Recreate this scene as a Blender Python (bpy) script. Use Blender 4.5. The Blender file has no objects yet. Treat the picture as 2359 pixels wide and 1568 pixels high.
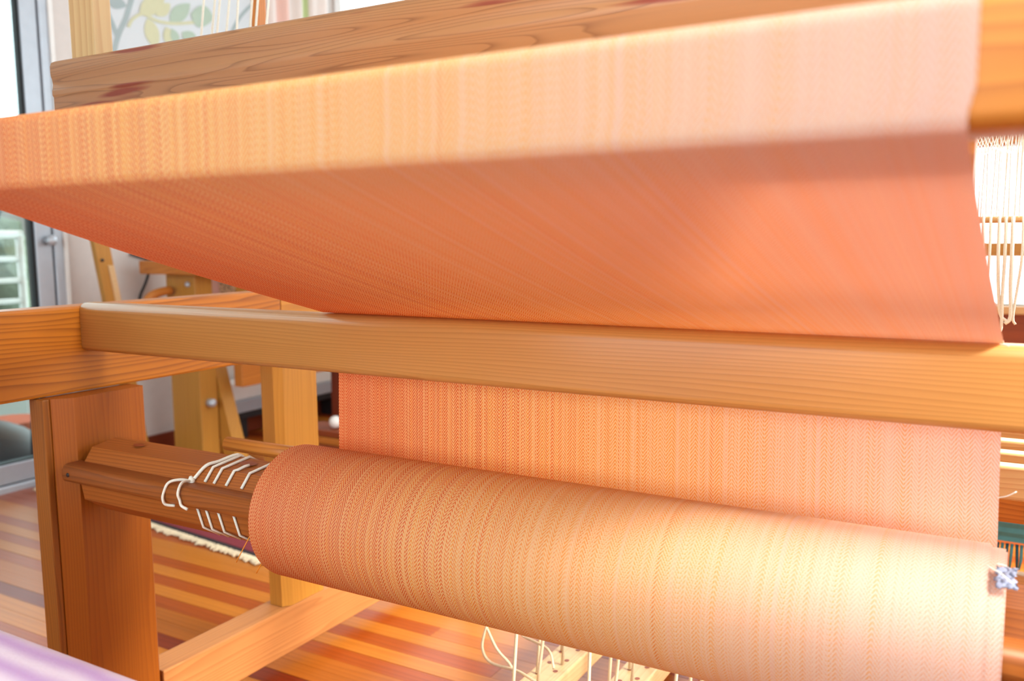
import bpy, bmesh, math, random
from mathutils import Vector, Matrix
random.seed(7)
SC = bpy.context.scene
COL = SC.collection
H = 0.885                                   # camera height over the floor (m)

# ------------------------------------------------------------------ camera
CX, CY, F = 1179.5, 784.0, 2024.26          # principal point and focal length in pixels of the 2359x1568 frame
M = ((0.86634852, 0.05056461, -0.49687368),
     (0.49935745, -0.10577627, 0.85991483),
     (-0.00907619, -0.99310352, -0.11688893))   # rows: world X (along the beams), Y (depth), Z (up)
def ray(x, y):
    c = (x - CX, y - CY, F)
    return Vector([sum(M[i][k] * c[k] for k in range(3)) for i in range(3)])
def PX(x, y, v):
    r = ray(x, y); r *= v / r[0]; r.z += H; return r
def PY(x, y, v):
    r = ray(x, y); r *= v / r[1]; r.z += H; return r
cam_d = bpy.data.cameras.new('camera'); cam = bpy.data.objects.new('camera', cam_d); COL.objects.link(cam)
R3 = Matrix(((M[0][0], -M[0][1], -M[0][2]), (M[1][0], -M[1][1], -M[1][2]), (M[2][0], -M[2][1], -M[2][2])))
cam.matrix_world = Matrix.Translation((0, 0, H)) @ R3.to_4x4()
cam_d.sensor_width = 36.0; cam_d.lens = F * 36 / 2359
cam_d.clip_start = 0.02; cam_d.clip_end = 200
cam_d.dof.use_dof = True; cam_d.dof.focus_distance = 1.10; cam_d.dof.aperture_fstop = 4.9
SC.camera = cam

# ------------------------------------------------------------------ light
SC.view_settings.view_transform = 'Standard'; SC.view_settings.look = 'None'
SC.view_settings.exposure = 0.55; SC.view_settings.gamma = 1.0; SC.view_settings.use_curve_mapping = False
wd = bpy.data.worlds.new('sky'); SC.world = wd; wd.use_nodes = True
bgn = wd.node_tree.nodes['Background']; bgn.inputs[0].default_value = (0.86, 0.93, 1.0, 1); bgn.inputs[1].default_value = 4.1
def sun_lamp(d, s, col):
    l = bpy.data.lights.new('sun', 'SUN'); l.energy = s; l.color = col; l.angle = 0.42
    o = bpy.data.objects.new('sun', l); COL.objects.link(o)
    o.rotation_euler = Vector(d).to_track_quat('Z', 'Y').to_euler(); o.location = (3, 3, 4)
sun_lamp((0.78, 0.05, 0.62), 18.5, (1.0, 0.94, 0.89))
def portal(name, loc, rot, sx, sy):          # guides the sky's light through a real window opening
    l = bpy.data.lights.new(name, 'AREA'); l.shape = 'RECTANGLE'; l.size = sx; l.size_y = sy
    l.cycles.is_portal = True
    o = bpy.data.objects.new(name, l); COL.objects.link(o); o.location = loc; o.rotation_euler = rot
SC.cycles.max_bounces = 10; SC.cycles.diffuse_bounces = 5; SC.cycles.transparent_max_bounces = 12
SC.cycles.caustics_reflective = False; SC.cycles.caustics_refractive = False
SC.cycles.sample_clamp_indirect = 6.0

# ------------------------------------------------------------------ node helpers
def lin(r, g, b):
    f = lambda c: (c / 255 / 12.92) if c / 255 <= .04045 else ((c / 255 + .055) / 1.055) ** 2.4
    return (f(r), f(g), f(b), 1)
class NT:
    def __init__(s, name):
        s.m = bpy.data.materials.new(name); s.m.use_nodes = True; s.t = s.m.node_tree
        s.t.nodes.clear(); s.out = s.n('ShaderNodeOutputMaterial')
    def n(s, typ, **kw):
        x = s.t.nodes.new(typ)
        for k, v in kw.items(): setattr(x, k, v)
        return x
    def put(s, inp, v):
        if isinstance(v, bpy.types.NodeSocket): s.t.links.new(v, inp)
        elif v is not None: inp.default_value = v
    def math(s, op, a, b=None, c=None, clamp=False):
        x = s.n('ShaderNodeMath', operation=op); x.use_clamp = clamp
        s.put(x.inputs[0], a)
        if b is not None: s.put(x.inputs[1], b)
        if c is not None: s.put(x.inputs[2], c)
        return x.outputs[0]
    def mix(s, f, a, b, bt='MIX'):
        x = s.n('ShaderNodeMix', data_type='RGBA', blend_type=bt)
        s.put(x.inputs[0], f); s.put(x.inputs[6], a); s.put(x.inputs[7], b); return x.outputs[2]
    def ramp(s, f, stops, interp='LINEAR'):
        x = s.n('ShaderNodeValToRGB'); x.color_ramp.interpolation = interp
        e = x.color_ramp.elements
        while len(e) < len(stops): e.new(0.5)
        for i, (p, c) in enumerate(stops): e[i].position = p; e[i].color = c
        s.put(x.inputs[0], f); return x.outputs[0]
    def noise(s, vec, scale, detail=3, rough=.5, dim='3D', w=None):
        x = s.n('ShaderNodeTexNoise', noise_dimensions=dim)
        if vec is not None: s.put(x.inputs['Vector'], vec)
        if w is not None: s.put(x.inputs['W'], w)
        x.inputs['Scale'].default_value = scale; x.inputs['Detail'].default_value = detail
        x.inputs['Roughness'].default_value = rough; return x.outputs[0]
    def mapping(s, vec, sc=(1, 1, 1), loc=(0, 0, 0)):
        x = s.n('ShaderNodeMapping'); s.put(x.inputs[0], vec); x.inputs[3].default_value = sc
        s.put(x.inputs[1], loc); return x.outputs[0]
    def bsdf(s, col, rough=.5, spec=.5, bump=None, bs=.2, bd=.002, metal=0, coat=0):
        p = s.n('ShaderNodeBsdfPrincipled'); s.put(p.inputs['Base Color'], col); s.put(p.inputs['Roughness'], rough)
        p.inputs['Specular IOR Level'].default_value = spec; p.inputs['Metallic'].default_value = metal
        p.inputs['Coat Weight'].default_value = coat; p.inputs['Coat Roughness'].default_value = .25
        if bump is not None:
            b = s.n('ShaderNodeBump'); b.inputs[0].default_value = bs; b.inputs[1].default_value = bd
            s.put(b.inputs['Height'], bump); s.t.links.new(b.outputs[0], p.inputs['Normal'])
        s.t.links.new(p.outputs[0], s.out.inputs[0]); return p

def plain(name, col, rough=.6, metal=0, spec=.4, nz=.06, scale=30):
    k = NT(name); c = k.n('ShaderNodeTexCoord').outputs['Object']
    v = k.noise(c, scale, 3); d = tuple(x * (1 - nz * 3) for x in col[:3]) + (1,)
    k.bsdf(k.mix(v, d, tuple(min(1, x * (1 + nz * 2)) for x in col[:3]) + (1,)), rough, spec, v, .1, .001, metal)
    return k.m

def wood(name, axis, light, dark, freq=90, strength=1.0, warp=.012, rough=.42, along=1.2, contour=False, streak=None, sharp=2.0, spec=.4):
    """straight or flat-sawn softwood grain running along one axis of the object's own space"""
    k = NT(name); tc = k.n('ShaderNodeTexCoord').outputs['Object']
    info = k.n('ShaderNodeObjectInfo').outputs['Random']
    off = k.n('ShaderNodeCombineXYZ')
    for i in range(3): k.put(off.inputs[i], k.math('MULTIPLY', info, 3.7 + i * 1.9))
    vec = k.n('ShaderNodeVectorMath', operation='ADD'); k.put(vec.inputs[0], tc); k.put(vec.inputs[1], off.outputs[0])
    vec = vec.outputs[0]
    sc = [1, 1, 1]; sc['xyz'.index(axis)] = .07
    st = k.mapping(vec, tuple(sc))
    sep = k.n('ShaderNodeSeparateXYZ'); k.put(sep.inputs[0], vec)
    oth = [i for i in range(3) if i != 'xyz'.index(axis)]
    if contour:
        sc2 = [1, 1, 1]; sc2['xyz'.index(axis)] = .055
        v = k.math('MULTIPLY', k.noise(k.mapping(vec, tuple(sc2)), 30, 1.5, .4), freq)
    else:
        q = k.math('ADD', sep.outputs[oth[0]], k.math('MULTIPLY', sep.outputs[oth[1]], .83))
        v = k.math('MULTIPLY', k.math('ADD', q, k.math('MULTIPLY', k.noise(st, 14 * along, 2), warp * 6)), freq)
    fr = k.math('FRACT', v)
    late = k.math('POWER', fr, sharp)                       # slow darkening, sharp edge: a year ring
    edge = k.math('SUBTRACT', 1, k.math('MULTIPLY', k.math('SUBTRACT', fr, .93, clamp=True), 14), clamp=True)
    ring = k.math('MULTIPLY', k.math('MULTIPLY', late, edge), strength)
    fine = [260, 260, 260]; fine['xyz'.index(axis)] = 6
    fib = k.noise(k.mapping(vec, tuple(fine)), 1, 2, .6)
    big = k.noise(st, 5, 2)
    col = k.mix(ring, light, dark)
    col = k.mix(k.math('MULTIPLY', k.math('SUBTRACT', big, .35, clamp=True), 1.0), col, tuple(.72 * x for x in light[:3]) + (1,))
    col = k.mix(k.math('MULTIPLY', fib, .30), col, tuple(.6 * x for x in light[:3]) + (1,))
    if streak:
        s3 = [70, 70, 70]; s3['xyz'.index(axis)] = 6
        sk = k.noise(k.mapping(vec, tuple(s3)), 1, 1, .4)
        col = k.mix(k.math('MULTIPLY', k.math('SUBTRACT', sk, .64, clamp=True), 12, clamp=True), col, streak)
    k.bsdf(col, rough, spec, k.math('ADD', fib, ring), .12, .0006)
    return k.m

# the herringbone cloth: warp threads dyed in a gradient from red-orange to pale pink, pale weft, broken-V twill
def cloth_mat(name):
    k = NT(name); uv = k.n('ShaderNodeUVMap'); uv.uv_map = 'UVMap'
    sep = k.n('ShaderNodeSeparateXYZ'); k.put(sep.inputs[0], uv.outputs[0])
    u, v = sep.outputs[0], sep.outputs[1]                   # metres across and along the cloth
    a = k.math('DIVIDE', u, .00079); b = k.math('DIVIDE', v, .00120)
    i = k.math('FLOOR', a); j = k.math('FLOOR', b)
    rnd = k.n('ShaderNodeTexWhiteNoise', noise_dimensions='1D'); k.put(rnd.inputs['W'], i)
    stripe = k.noise(None, 60, 2, .7, '1D', u)              # dye stripes a few threads wide
    tri = k.math('PINGPONG', i, 9)
    m4 = k.math('MODULO', k.math('ADD', k.math('ADD', tri, j), 400), 4)
    up = k.math('LESS_THAN', m4, 1.5)                       # warp lies on top
    fa = k.math('SUBTRACT', k.math('FRACT', a), .5); fb = k.math('SUBTRACT', k.math('FRACT', b), .5)
    ha = k.math('SUBTRACT', 1, k.math('MULTIPLY', k.math('MULTIPLY', fa, fa), 3.2))
    hb = k.math('SUBTRACT', 1, k.math('MULTIPLY', k.math('MULTIPLY', fb, fb), 3.2))
    hgt = k.n('ShaderNodeMix', data_type='FLOAT'); k.put(hgt.inputs[0], up); k.put(hgt.inputs[2], k.math('MULTIPLY', hb, .7)); k.put(hgt.inputs[3], ha)
    # position across the cloth, jittered thread by thread
    t = k.math('ADD', k.math('ADD', k.math('DIVIDE', u, .84), k.math('MULTIPLY', k.math('SUBTRACT', rnd.outputs[0], .5), .38)),
               k.math('MULTIPLY', k.math('SUBTRACT', stripe, .5), .5))
    wc = k.ramp(t, [(0.0, lin(220, 70, 20)), (.13, lin(232, 88, 24)), (.30, lin(244, 126, 34)), (.48, lin(248, 160, 56)),
                    (.64, lin(248, 172, 98)), (.82, lin(246, 180, 138)), (1.0, lin(244, 190, 164))])
    pale = k.math('MULTIPLY', k.math('GREATER_THAN', rnd.outputs[0], .86), .35)     # now and then a pale thread
    wc = k.mix(pale, wc, lin(252, 206, 160))
    fc = k.ramp(k.math('DIVIDE', u, .84), [(0, lin(249, 174, 110)), (.3, lin(252, 202, 134)), (.6, lin(252, 206, 150)), (1, lin(250, 214, 198))])
    col = k.mix(up, fc, wc)
    deep = k.math('SUBTRACT', 1, k.math('MULTIPLY', k.math('SUBTRACT', 1, hgt.outputs[0]), .35))
    col = k.mix(1.0, col, k.n('ShaderNodeCombineColor').outputs[0], 'MIX') if False else col
    tint = k.n('ShaderNodeVectorMath', operation='SCALE'); k.put(tint.inputs[0], col); k.put(tint.inputs['Scale'], deep)
    bp = k.n('ShaderNodeBump'); bp.inputs[0].default_value = .55; bp.inputs[1].default_value = .0006; k.put(bp.inputs['Height'], hgt.outputs[0])
    d = k.n('ShaderNodeBsdfDiffuse'); k.put(d.inputs[0], tint.outputs[0]); k.t.links.new(bp.outputs[0], d.inputs['Normal'])
    tr = k.n('ShaderNodeBsdfTranslucent')
    gam = k.n('ShaderNodeGamma'); k.put(gam.inputs[0], col); gam.inputs[1].default_value = 2.0
    k.t.links.new(gam.outputs[0], tr.inputs[0])
    gl = k.n('ShaderNodeBsdfGlossy'); gl.inputs['Roughness'].default_value = .55; gl.inputs[0].default_value = (1, .95, .9, 1); k.t.links.new(bp.outputs[0], gl.inputs['Normal'])
    m1 = k.n('ShaderNodeMixShader'); m1.inputs[0].default_value = .19; k.t.links.new(d.outputs[0], m1.inputs[1]); k.t.links.new(tr.outputs[0], m1.inputs[2])
    m2 = k.n('ShaderNodeMixShader'); m2.inputs[0].default_value = .04; k.t.links.new(m1.outputs[0], m2.inputs[1]); k.t.links.new(gl.outputs[0], m2.inputs[2])
    k.t.links.new(m2.outputs[0], k.out.inputs[0]); return k.m

def glass_mat(name, tint, refl=.06):
    k = NT(name); t = k.n('ShaderNodeBsdfTransparent'); t.inputs[0].default_value = tint
    g = k.n('ShaderNodeBsdfGlossy'); g.inputs['Roughness'].default_value = .02
    fr = k.n('ShaderNodeFresnel'); fr.inputs[0].default_value = 1.45
    x = k.n('ShaderNodeMixShader'); k.put(x.inputs[0], k.math('MULTIPLY', fr.outputs[0], .8)); k.t.links.new(t.outputs[0], x.inputs[1]); k.t.links.new(g.outputs[0], x.inputs[2])
    k.t.links.new(x.outputs[0], k.out.inputs[0]); return k.m

def sheer_mat(name, col):
    k = NT(name); d = k.n('ShaderNodeBsdfDiffuse'); d.inputs[0].default_value = col
    t = k.n('ShaderNodeBsdfTranslucent'); t.inputs[0].default_value = col
    x = k.n('ShaderNodeMixShader'); x.inputs[0].default_value = .5; k.t.links.new(d.outputs[0], x.inputs[1]); k.t.links.new(t.outputs[0], x.inputs[2])
    k.t.links.new(x.outputs[0], k.out.inputs[0]); return k.m

O_L, O_D = lin(204, 126, 50), lin(146, 70, 20)              # oiled pine, light and ring colour
MT = {}
for ax in 'xyz':
    MT['pine_' + ax] = wood('oiled_pine_' + ax, ax, O_L, O_D, 120, .75)
    MT['bg_' + ax] = wood('yellow_pine_' + ax, ax, lin(196, 138, 58), lin(150, 90, 30), 80, .5)
MT['rail'] = wood('side_rail_pine', 'y', lin(196, 116, 30), lin(112, 50, 8), 135, .95, .010, sharp=2.6)
MT['lit_rear_rail'] = wood('lit_rear_rail_pine', 'y', lin(206, 138, 48), lin(160, 92, 24), 90, .6)  # same rail as in front; window light on it painted as a yellower tone
MT['rear_leg'] = wood('lit_rear_leg_pine', 'z', lin(204, 140, 56), lin(158, 96, 30), 110, .5)  # light falling on the leg's inner face is put into this brighter colour
MT['knee'] = wood('knee_beam_pine', 'x', lin(208, 144, 76), lin(158, 94, 38), 240, .5, .006, .33)
MT['roller'] = wood('roller_pine', 'x', lin(170, 94, 34), lin(112, 54, 16), 150, .8, .012, .5)
MT['beater'] = wood('beater_pine', 'x', lin(190, 132, 84), lin(92, 40, 20), 18, 1.0, contour=True, streak=lin(140, 58, 34), sharp=6)
MT['leg'] = wood('leg_pine', 'z', lin(166, 88, 18), lin(124, 56, 8), 150, .6, .010, .45)
MT['leg_front'] = wood('leg_front_pine', 'z', lin(160, 94, 32), lin(98, 50, 12), 150, .7, .012, .45)
MT['pale_y'] = wood('pale_pine_y', 'y', lin(226, 190, 140), lin(196, 146, 92), 110, .5)
MT['low_rail'] = wood('bottom_rail_pine', 'y', lin(196, 130, 74), lin(146, 82, 38), 110, .6)
MT['pale_z'] = wood('pale_pine_z', 'z', lin(202, 166, 116), lin(172, 122, 70), 70, .6)
MT['pale_x'] = wood('pale_pine_x', 'x', lin(222, 176, 118), lin(186, 124, 66), 110, .7)
MT['red_x'] = wood('red_brown_wood_x', 'x', lin(150, 70, 34), lin(96, 40, 20), 90, .7)
MT['red_y'] = wood('red_brown_wood_y', 'y', lin(128, 52, 26), lin(86, 32, 16), 90, .7)
FL = [((178, 98, 30), (140, 70, 16)), ((192, 114, 38), (152, 82, 22)), ((166, 76, 22), (120, 48, 12)), ((126, 44, 14), (84, 26, 8)), ((146, 58, 16), (100, 36, 10))]
MT['floor'] = [wood('floor_plank_%s' % 'amber honey copper russet rust'.split()[i], 'x', lin(*a), lin(*b), 70, .55, .01, .30, spec=.25) for i, (a, b) in enumerate(FL)]
MT['cloth'] = cloth_mat('herringbone_cloth')
MT['wall'] = plain('white_wall_paint', lin(208, 200, 194), .8, nz=.02)
MT['ceil'] = plain('white_ceiling_paint', lin(240, 238, 232), .9, nz=.01)
MT['alu'] = plain('brushed_aluminium', lin(184, 190, 198), .38, .35, nz=.03)
MT['gasket'] = plain('black_rubber', lin(24, 28, 30), .6)
MT['glass'] = glass_mat('door_glass', (.84, .93, .91, 1))
MT['pane'] = glass_mat('window_glass', (.95, .98, .97, 1))
MT['cord'] = plain('white_cotton_cord', lin(244, 236, 220), .85, nz=.10, scale=900)
MT['tiecord'] = plain('beige_tie_up_cord', lin(214, 190, 156), .85, nz=.10, scale=900)
MT['orange_thread'] = plain('orange_thread', lin(240, 150, 40), .7)
MT['grey_plastic'] = plain('grey_plastic', lin(60, 64, 68), .5)
MT['dark'] = plain('dark_metal', lin(40, 38, 40), .5)
MT['white'] = plain('white_enamel', lin(228, 226, 222), .5, nz=.02)
MT['patio'] = plain('pale_concrete', lin(136, 148, 144), .9, nz=.05, scale=4)
MT['leafgreen'] = plain('printed_sage_green', lin(170, 186, 168), .9, nz=.02)
MT['leafyellow'] = plain('printed_lime_yellow', lin(200, 198, 164), .9, nz=.02)
MT['leafgrey'] = plain('printed_grey', lin(160, 172, 172), .9, nz=.02)
MT['panelw'] = plain('white_print_ground', lin(204, 208, 210), .9, nz=.01)

# ------------------------------------------------------------------ object helpers
ROOT = {}
def empty(name, loc, label=None, cat=None, group=None):
    o = bpy.data.objects.new(name, None); o.empty_display_size = .05; COL.objects.link(o); o.location = loc
    tag(o, label, cat, group); return o
def tag(o, label=None, cat=None, group=None, kind=None):
    for k_, v_ in (('label', label), ('category', cat), ('group', group), ('kind', kind)):
        if v_: o[k_] = v_
    return o
def origin(p):
    v = Vector((0, 0, 0))
    while p is not None: v = v + Vector(p.location); p = p.parent
    return v
def link(name, me, mat, parent=None, loc=None, smooth=False):
    """me is in world coordinates; the object's origin becomes loc (or the root's origin)"""
    o = bpy.data.objects.new(name, me); COL.objects.link(o)
    if parent is not None:
        o.parent = parent; me.transform(Matrix.Translation(-origin(parent)))
    elif loc is not None:
        me.transform(Matrix.Translation(-Vector(loc))); o.location = loc
    if mat: me.materials.append(mat)
    if smooth:
        for p in me.polygons: p.use_smooth = True
    return o
def from_bm(bm):
    me = bpy.data.meshes.new('m'); bm.normal_update(); bm.to_mesh(me); bm.free(); return me
def bm_box(bm, x, y, z, bev=0, rot=None, seg=2):
    r = bmesh.ops.create_cube(bm, size=1)
    c = Vector(((x[0] + x[1]) / 2, (y[0] + y[1]) / 2, (z[0] + z[1]) / 2))
    s = Vector((abs(x[1] - x[0]), abs(y[1] - y[0]), abs(z[1] - z[0])))
    vs = r['verts']
    for v in vs: v.co = Vector((v.co.x * s.x, v.co.y * s.y, v.co.z * s.z))
    if rot:
        for v in vs: v.co = rot @ v.co
    for v in vs: v.co += c
    if bev:
        es = {e for v in vs for e in v.link_edges}
        bmesh.ops.bevel(bm, geom=list(es), offset=bev, segments=seg, affect='EDGES', profile=.6)
def box(name, x, y, z, mat, parent=None, bev=.003, rot=None, loc=None):
    bm = bmesh.new(); bm_box(bm, x, y, z, bev, rot); return link(name, from_bm(bm), mat, parent, loc)
def zc(*z): return tuple(H + q for q in z)                  # heights given relative to the camera
def prism(name, prof, x0, x1, mat, parent=None, smooth=False, loc=None, axis='x', cuts=1):
    """closed (a,b) profile swept along an axis; profile is (y,z) for x, (x,z) for y, (x,y) for z"""
    bm = bmesh.new(); rings = []
    for c in range(cuts + 1):
        t = x0 + (x1 - x0) * c / cuts
        P = {'x': lambda a, b: (t, a, b), 'y': lambda a, b: (a, t, b), 'z': lambda a, b: (a, b, t)}[axis]
        rings.append([bm.verts.new(P(a, b)) for a, b in prof])
    n = len(prof)
    for r0, r1 in zip(rings, rings[1:]):
        for i in range(n): bm.faces.new((r0[i], r0[(i + 1) % n], r1[(i + 1) % n], r1[i]))
    bm.faces.new(rings[0]); bm.faces.new(rings[-1])
    bmesh.ops.recalc_face_normals(bm, faces=bm.faces)
    o = link(name, from_bm(bm), mat, parent, loc)
    if smooth:
        for p in o.data.polygons: p.use_smooth = len(p.vertices) == 4
    return o
def rrect(y0, y1, z0, z1, r, seg=4, radii=None):
    """rounded rectangle, radii = (lower-left, lower-right, upper-right, upper-left)"""
    rr = radii or (r,) * 4; out = []
    for (cy, cz, a0, q) in ((y0, z0, 180, rr[0]), (y1, z0, 270, rr[1]), (y1, z1, 0, rr[2]), (y0, z1, 90, rr[3])):
        sy = 1 if cy == y0 else -1; sz = 1 if cz == z0 else -1
        for i in range(seg + 1):
            a = math.radians(a0 + 90 * i / seg)
            out.append((cy + sy * q + q * math.cos(a), cz + sz * q + q * math.sin(a)))
    return out
def spline(pts, n=6):
    pts = [Vector(p) for p in pts]; q = [pts[0] * 2 - pts[1]] + pts + [pts[-1] * 2 - pts[-2]]; out = []
    for i in range(1, len(q) - 2):
        for s in range(n):
            t = s / n; a, b, c, d = q[i - 1:i + 3]
            out.append(.5 * ((2 * b) + (c - a) * t + (2 * a - 5 * b + 4 * c - d) * t * t + (3 * b - a - 3 * c + d) * t ** 3))
    out.append(pts[-1]); return out
def bm_tube(bm, pts, r, sides=8):
    pts = [Vector(p) for p in pts]; rings = []; up = None
    for i, p in enumerate(pts):
        d = (pts[min(i + 1, len(pts) - 1)] - pts[max(i - 1, 0)]).normalized()
        if up is None: up = d.orthogonal().normalized()
        up = (up - d * up.dot(d)).normalized(); w = d.cross(up)
        rad = r[i] if isinstance(r, (list, tuple)) else r
        rings.append([bm.verts.new(p + rad * (up * math.cos(2 * math.pi * k / sides) + w * math.sin(2 * math.pi * k / sides))) for k in range(sides)])
    for a, b in zip(rings, rings[1:]):
        for k in range(sides): bm.faces.new((a[k], a[(k + 1) % sides], b[(k + 1) % sides], b[k]))
    bm.faces.new(rings[0]); bm.faces.new(rings[-1])
def tube(name, pts, r, mat, parent=None, sides=8, loc=None):
    bm = bmesh.new(); bm_tube(bm, pts, r, sides); bmesh.ops.recalc_face_normals(bm, faces=bm.faces)
    return link(name, from_bm(bm), mat, parent, loc, smooth=True)

# ------------------------------------------------------------------ the room
WX, BY, RX, FY, CZ = -3.08, 3.55, 2.3, -2.4, 3.3
fl = box('floor', (WX - .1, RX + .1), (FY - .1, BY + .1), (-.12, -.012), MT['red_x'], bev=0); tag(fl, kind='structure')
y = -.35; row = 0; NP = 0
pw = .047
while y < BY - .01:
    x = WX + .005 - random.random() * 1.2
    while x < 1.35:
        L = random.choice((2.2, 2.8, 3.4)); a, b = max(x, WX + .004), min(x + L, RX)
        if b - a > .1 and NP < 300:
            m = random.choices(MT['floor'], (6, 6, 5, 1, 1))[0]
            bm = bmesh.new(); bm_box(bm, (a, b - .0008), (y, min(y + pw - .0008, BY)), (-.012, random.uniform(-.0006, 0)), 0)
            link('plank', from_bm(bm), m, fl); NP += 1
        x += L
    y += pw
# left wall with the glazed door opening (y .62-1.96) and a curtained window near the corner
def wallbox(name, *a): return tag(box(name, *a, MT['wall'], bev=0), kind='structure')
DY0, DY1, DTOP = .62, 2.005, 2.2
wl = wallbox('wall_left', (WX - .14, WX), (DY1, BY + .14), (0, CZ))
box('wall_segment', (WX - .14, WX), (FY - .14, DY0), (0, CZ), MT['wall'], wl, 0)
box('wall_segment', (WX - .14, WX), (DY0, DY1), (DTOP, CZ), MT['wall'], wl, 0)
# back wall: one long window
WZ0, WZ1 = H - .255, 2.45
wb = wallbox('wall_back', (WX - .14, RX + .14), (BY, BY + .14), (0, WZ0))
box('wall_segment', (WX - .14, RX + .14), (BY, BY + .14), (WZ1, CZ), MT['wall'], wb, 0)
box('wall_segment', (WX - .14, WX + .012), (BY, BY + .14), (WZ0, WZ1), MT['wall'], wb, 0)
box('wall_segment', (RX - .2, RX + .14), (BY, BY + .14), (WZ0, WZ1), MT['wall'], wb, 0)
box('wainscot', (WX, RX), (BY - .02, BY), (0, WZ0 - .03), MT['red_x'], wb, .003)
w1 = tag(box('window_1', (WX + .012, RX - .2), (BY - .03, BY + .10), (WZ0 - .03, WZ0), MT['pale_x'], bev=.004), kind='structure')
for q in (-1.6, -.55, .55, RX - .22): box('mullion', (q - .025, q + .025), (BY + .02, BY + .07), (WZ0, WZ1), MT['bg_z'], w1, .004)
box('window_rail', (WX + .012, RX - .2), (BY + .02, BY + .07), (H - .085, H - .035), MT['bg_x'], w1, .004)
box('pane', (WX + .012, RX - .2), (BY + .04, BY + .046), (WZ0, WZ1), MT['pane'], w1, 0)
# right wall with tall windows
wr = wallbox('wall_right', (RX, RX + .14), (FY - .14, BY + .14), (0, .35))
box('wall_segment', (RX, RX + .14), (FY - .14, BY + .14), (2.9, CZ), MT['wall'], wr, 0)
box('wall_segment', (RX, RX + .14), (FY - .14, -.9), (.35, 2.9), MT['wall'], wr, 0)
box('wall_segment', (RX, RX + .14), (BY - .15, BY + .14), (.35, 2.9), MT['wall'], wr, 0)
box('wall_segment', (RX, RX + .14), (-.9, .75), (.35, 2.27), MT['wall'], wr, 0)  # unseen wall pier, shaped to keep the sun off the cushion
w2 = tag(box('window_2', (RX - .02, RX + .1), (.75, BY - .15), (.32, .35), MT['pale_y'], bev=.004), kind='structure')
for q in (.775, 2.1, BY - .17): box('mullion', (RX + .03, RX + .08), (q - .025, q + .025), (.35, 2.9), MT['bg_z'], w2, .004)
box('pane', (RX + .05, RX + .056), (-.9, BY - .15), (.35, 2.9), MT['pane'], w2, 0)
# wall behind the camera with a wide window
wf = wallbox('wall_front', (WX - .14, RX + .14), (FY - .14, FY), (0, .45))
box('wall_segment', (WX - .14, RX + .14), (FY - .14, FY), (2.8, CZ), MT['wall'], wf, 0)
box('wall_segment', (WX - .14, -2.4), (FY - .14, FY), (.45, 2.8), MT['wall'], wf, 0)
box('wall_segment', (2.0, RX + .14), (FY - .14, FY), (.45, 2.8), MT['wall'], wf, 0)
w3 = tag(box('window_3', (-2.4, 2.0), (FY - .1, FY + .03), (.42, .45), MT['pale_x'], bev=.004), kind='structure')
for q in (-.93, .53): box('mullion', (q - .025, q + .025), (FY - .09, FY - .04), (.45, 2.8), MT['bg_z'], w3, .004)
box('pane', (-2.4, 2.0), (FY - .07, FY - .064), (.45, 2.8), MT['pane'], w3, 0)
tag(box('ceiling', (WX - .14, RX + .14), (FY - .14, BY + .14), (CZ, CZ + .1), MT['ceil'], bev=0), kind='structure')
tag(box('baseboard_left', (WX, WX + .018), (DY1 + .04, BY), (0, .085), MT['red_y'], bev=.003), kind='structure')
portal('back_portal', ((WX + RX) / 2, BY + .12, (WZ0 + WZ1) / 2), (math.radians(-90), 0, 0), 4.9, WZ1 - WZ0)
portal('right_portal', (RX + .12, 2.07, 1.62), (0, math.radians(90), 0), 2.5, 2.7)
portal('front_portal', (-.2, FY - .12, 1.62), (math.radians(90), 0, 0), 4.4, 2.35)
portal('door_portal', (WX - .12, 1.3, 1.1), (0, math.radians(-90), 0), 2.2, 1.4)

# ------------------------------------------------------------------ glazed door in the left wall
dr = empty('door_1', (WX, (DY0 + DY1) / 2, 0)); tag(dr, kind='structure')
xo = WX - .03
box('door_stile', (xo - .03, xo + .03), (1.905, 1.966), (.03, DTOP - .03), MT['alu'], dr, .004)
box('door_stile', (xo - .03, xo + .03), (.66, .74), (.03, DTOP - .03), MT['alu'], dr, .004)
box('bottom_rail', (xo - .03, xo + .03), (.74, 1.905), (.028, .098), MT['alu'], dr, .004)
box('top_rail', (xo - .03, xo + .03), (.74, 1.905), (DTOP - .13, DTOP - .03), MT['alu'], dr, .004)
box('gasket', (xo - .012, xo + .022), (1.893, 1.906), (.098, DTOP - .13), MT['gasket'], dr, .002)
box('gasket', (xo - .012, xo + .022), (.74, 1.893), (.096, .101), MT['gasket'], dr, .001)
box('glass_pane', (xo - .006, xo + .002), (.74, 1.893), (.1, DTOP - .13), MT['glass'], dr, 0)
kb = tube('door_knob', [(xo + .03, 1.945, H + .003), (xo + .045, 1.945, H + .003), (xo + .050, 1.945, H + .003), (xo + .064, 1.945, H + .003), (xo + .074, 1.945, H + .003)], [.017, .010, .014, .021, .014], MT['alu'], dr, 16)
fr = tag(empty('door_frame', (WX, DY1, 0)), kind='structure')
box('jamb', (WX - .13, WX + .006), (1.972, 2.005), (0, DTOP), MT['alu'], fr, .004)
box('jamb', (WX - .13, WX + .006), (DY0, .655), (0, DTOP), MT['alu'], fr, .004)
box('head', (WX - .13, WX + .006), (.655, 1.972), (DTOP - .028, DTOP), MT['alu'], fr, .004)
box('casing', (WX, WX + .012), (2.005, 2.022), (0, DTOP), MT['white'], fr, .003)
box('threshold', (WX - .14, WX + .012), (.655, 1.972), (-.012, .024), MT['alu'], fr, .006)

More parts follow.
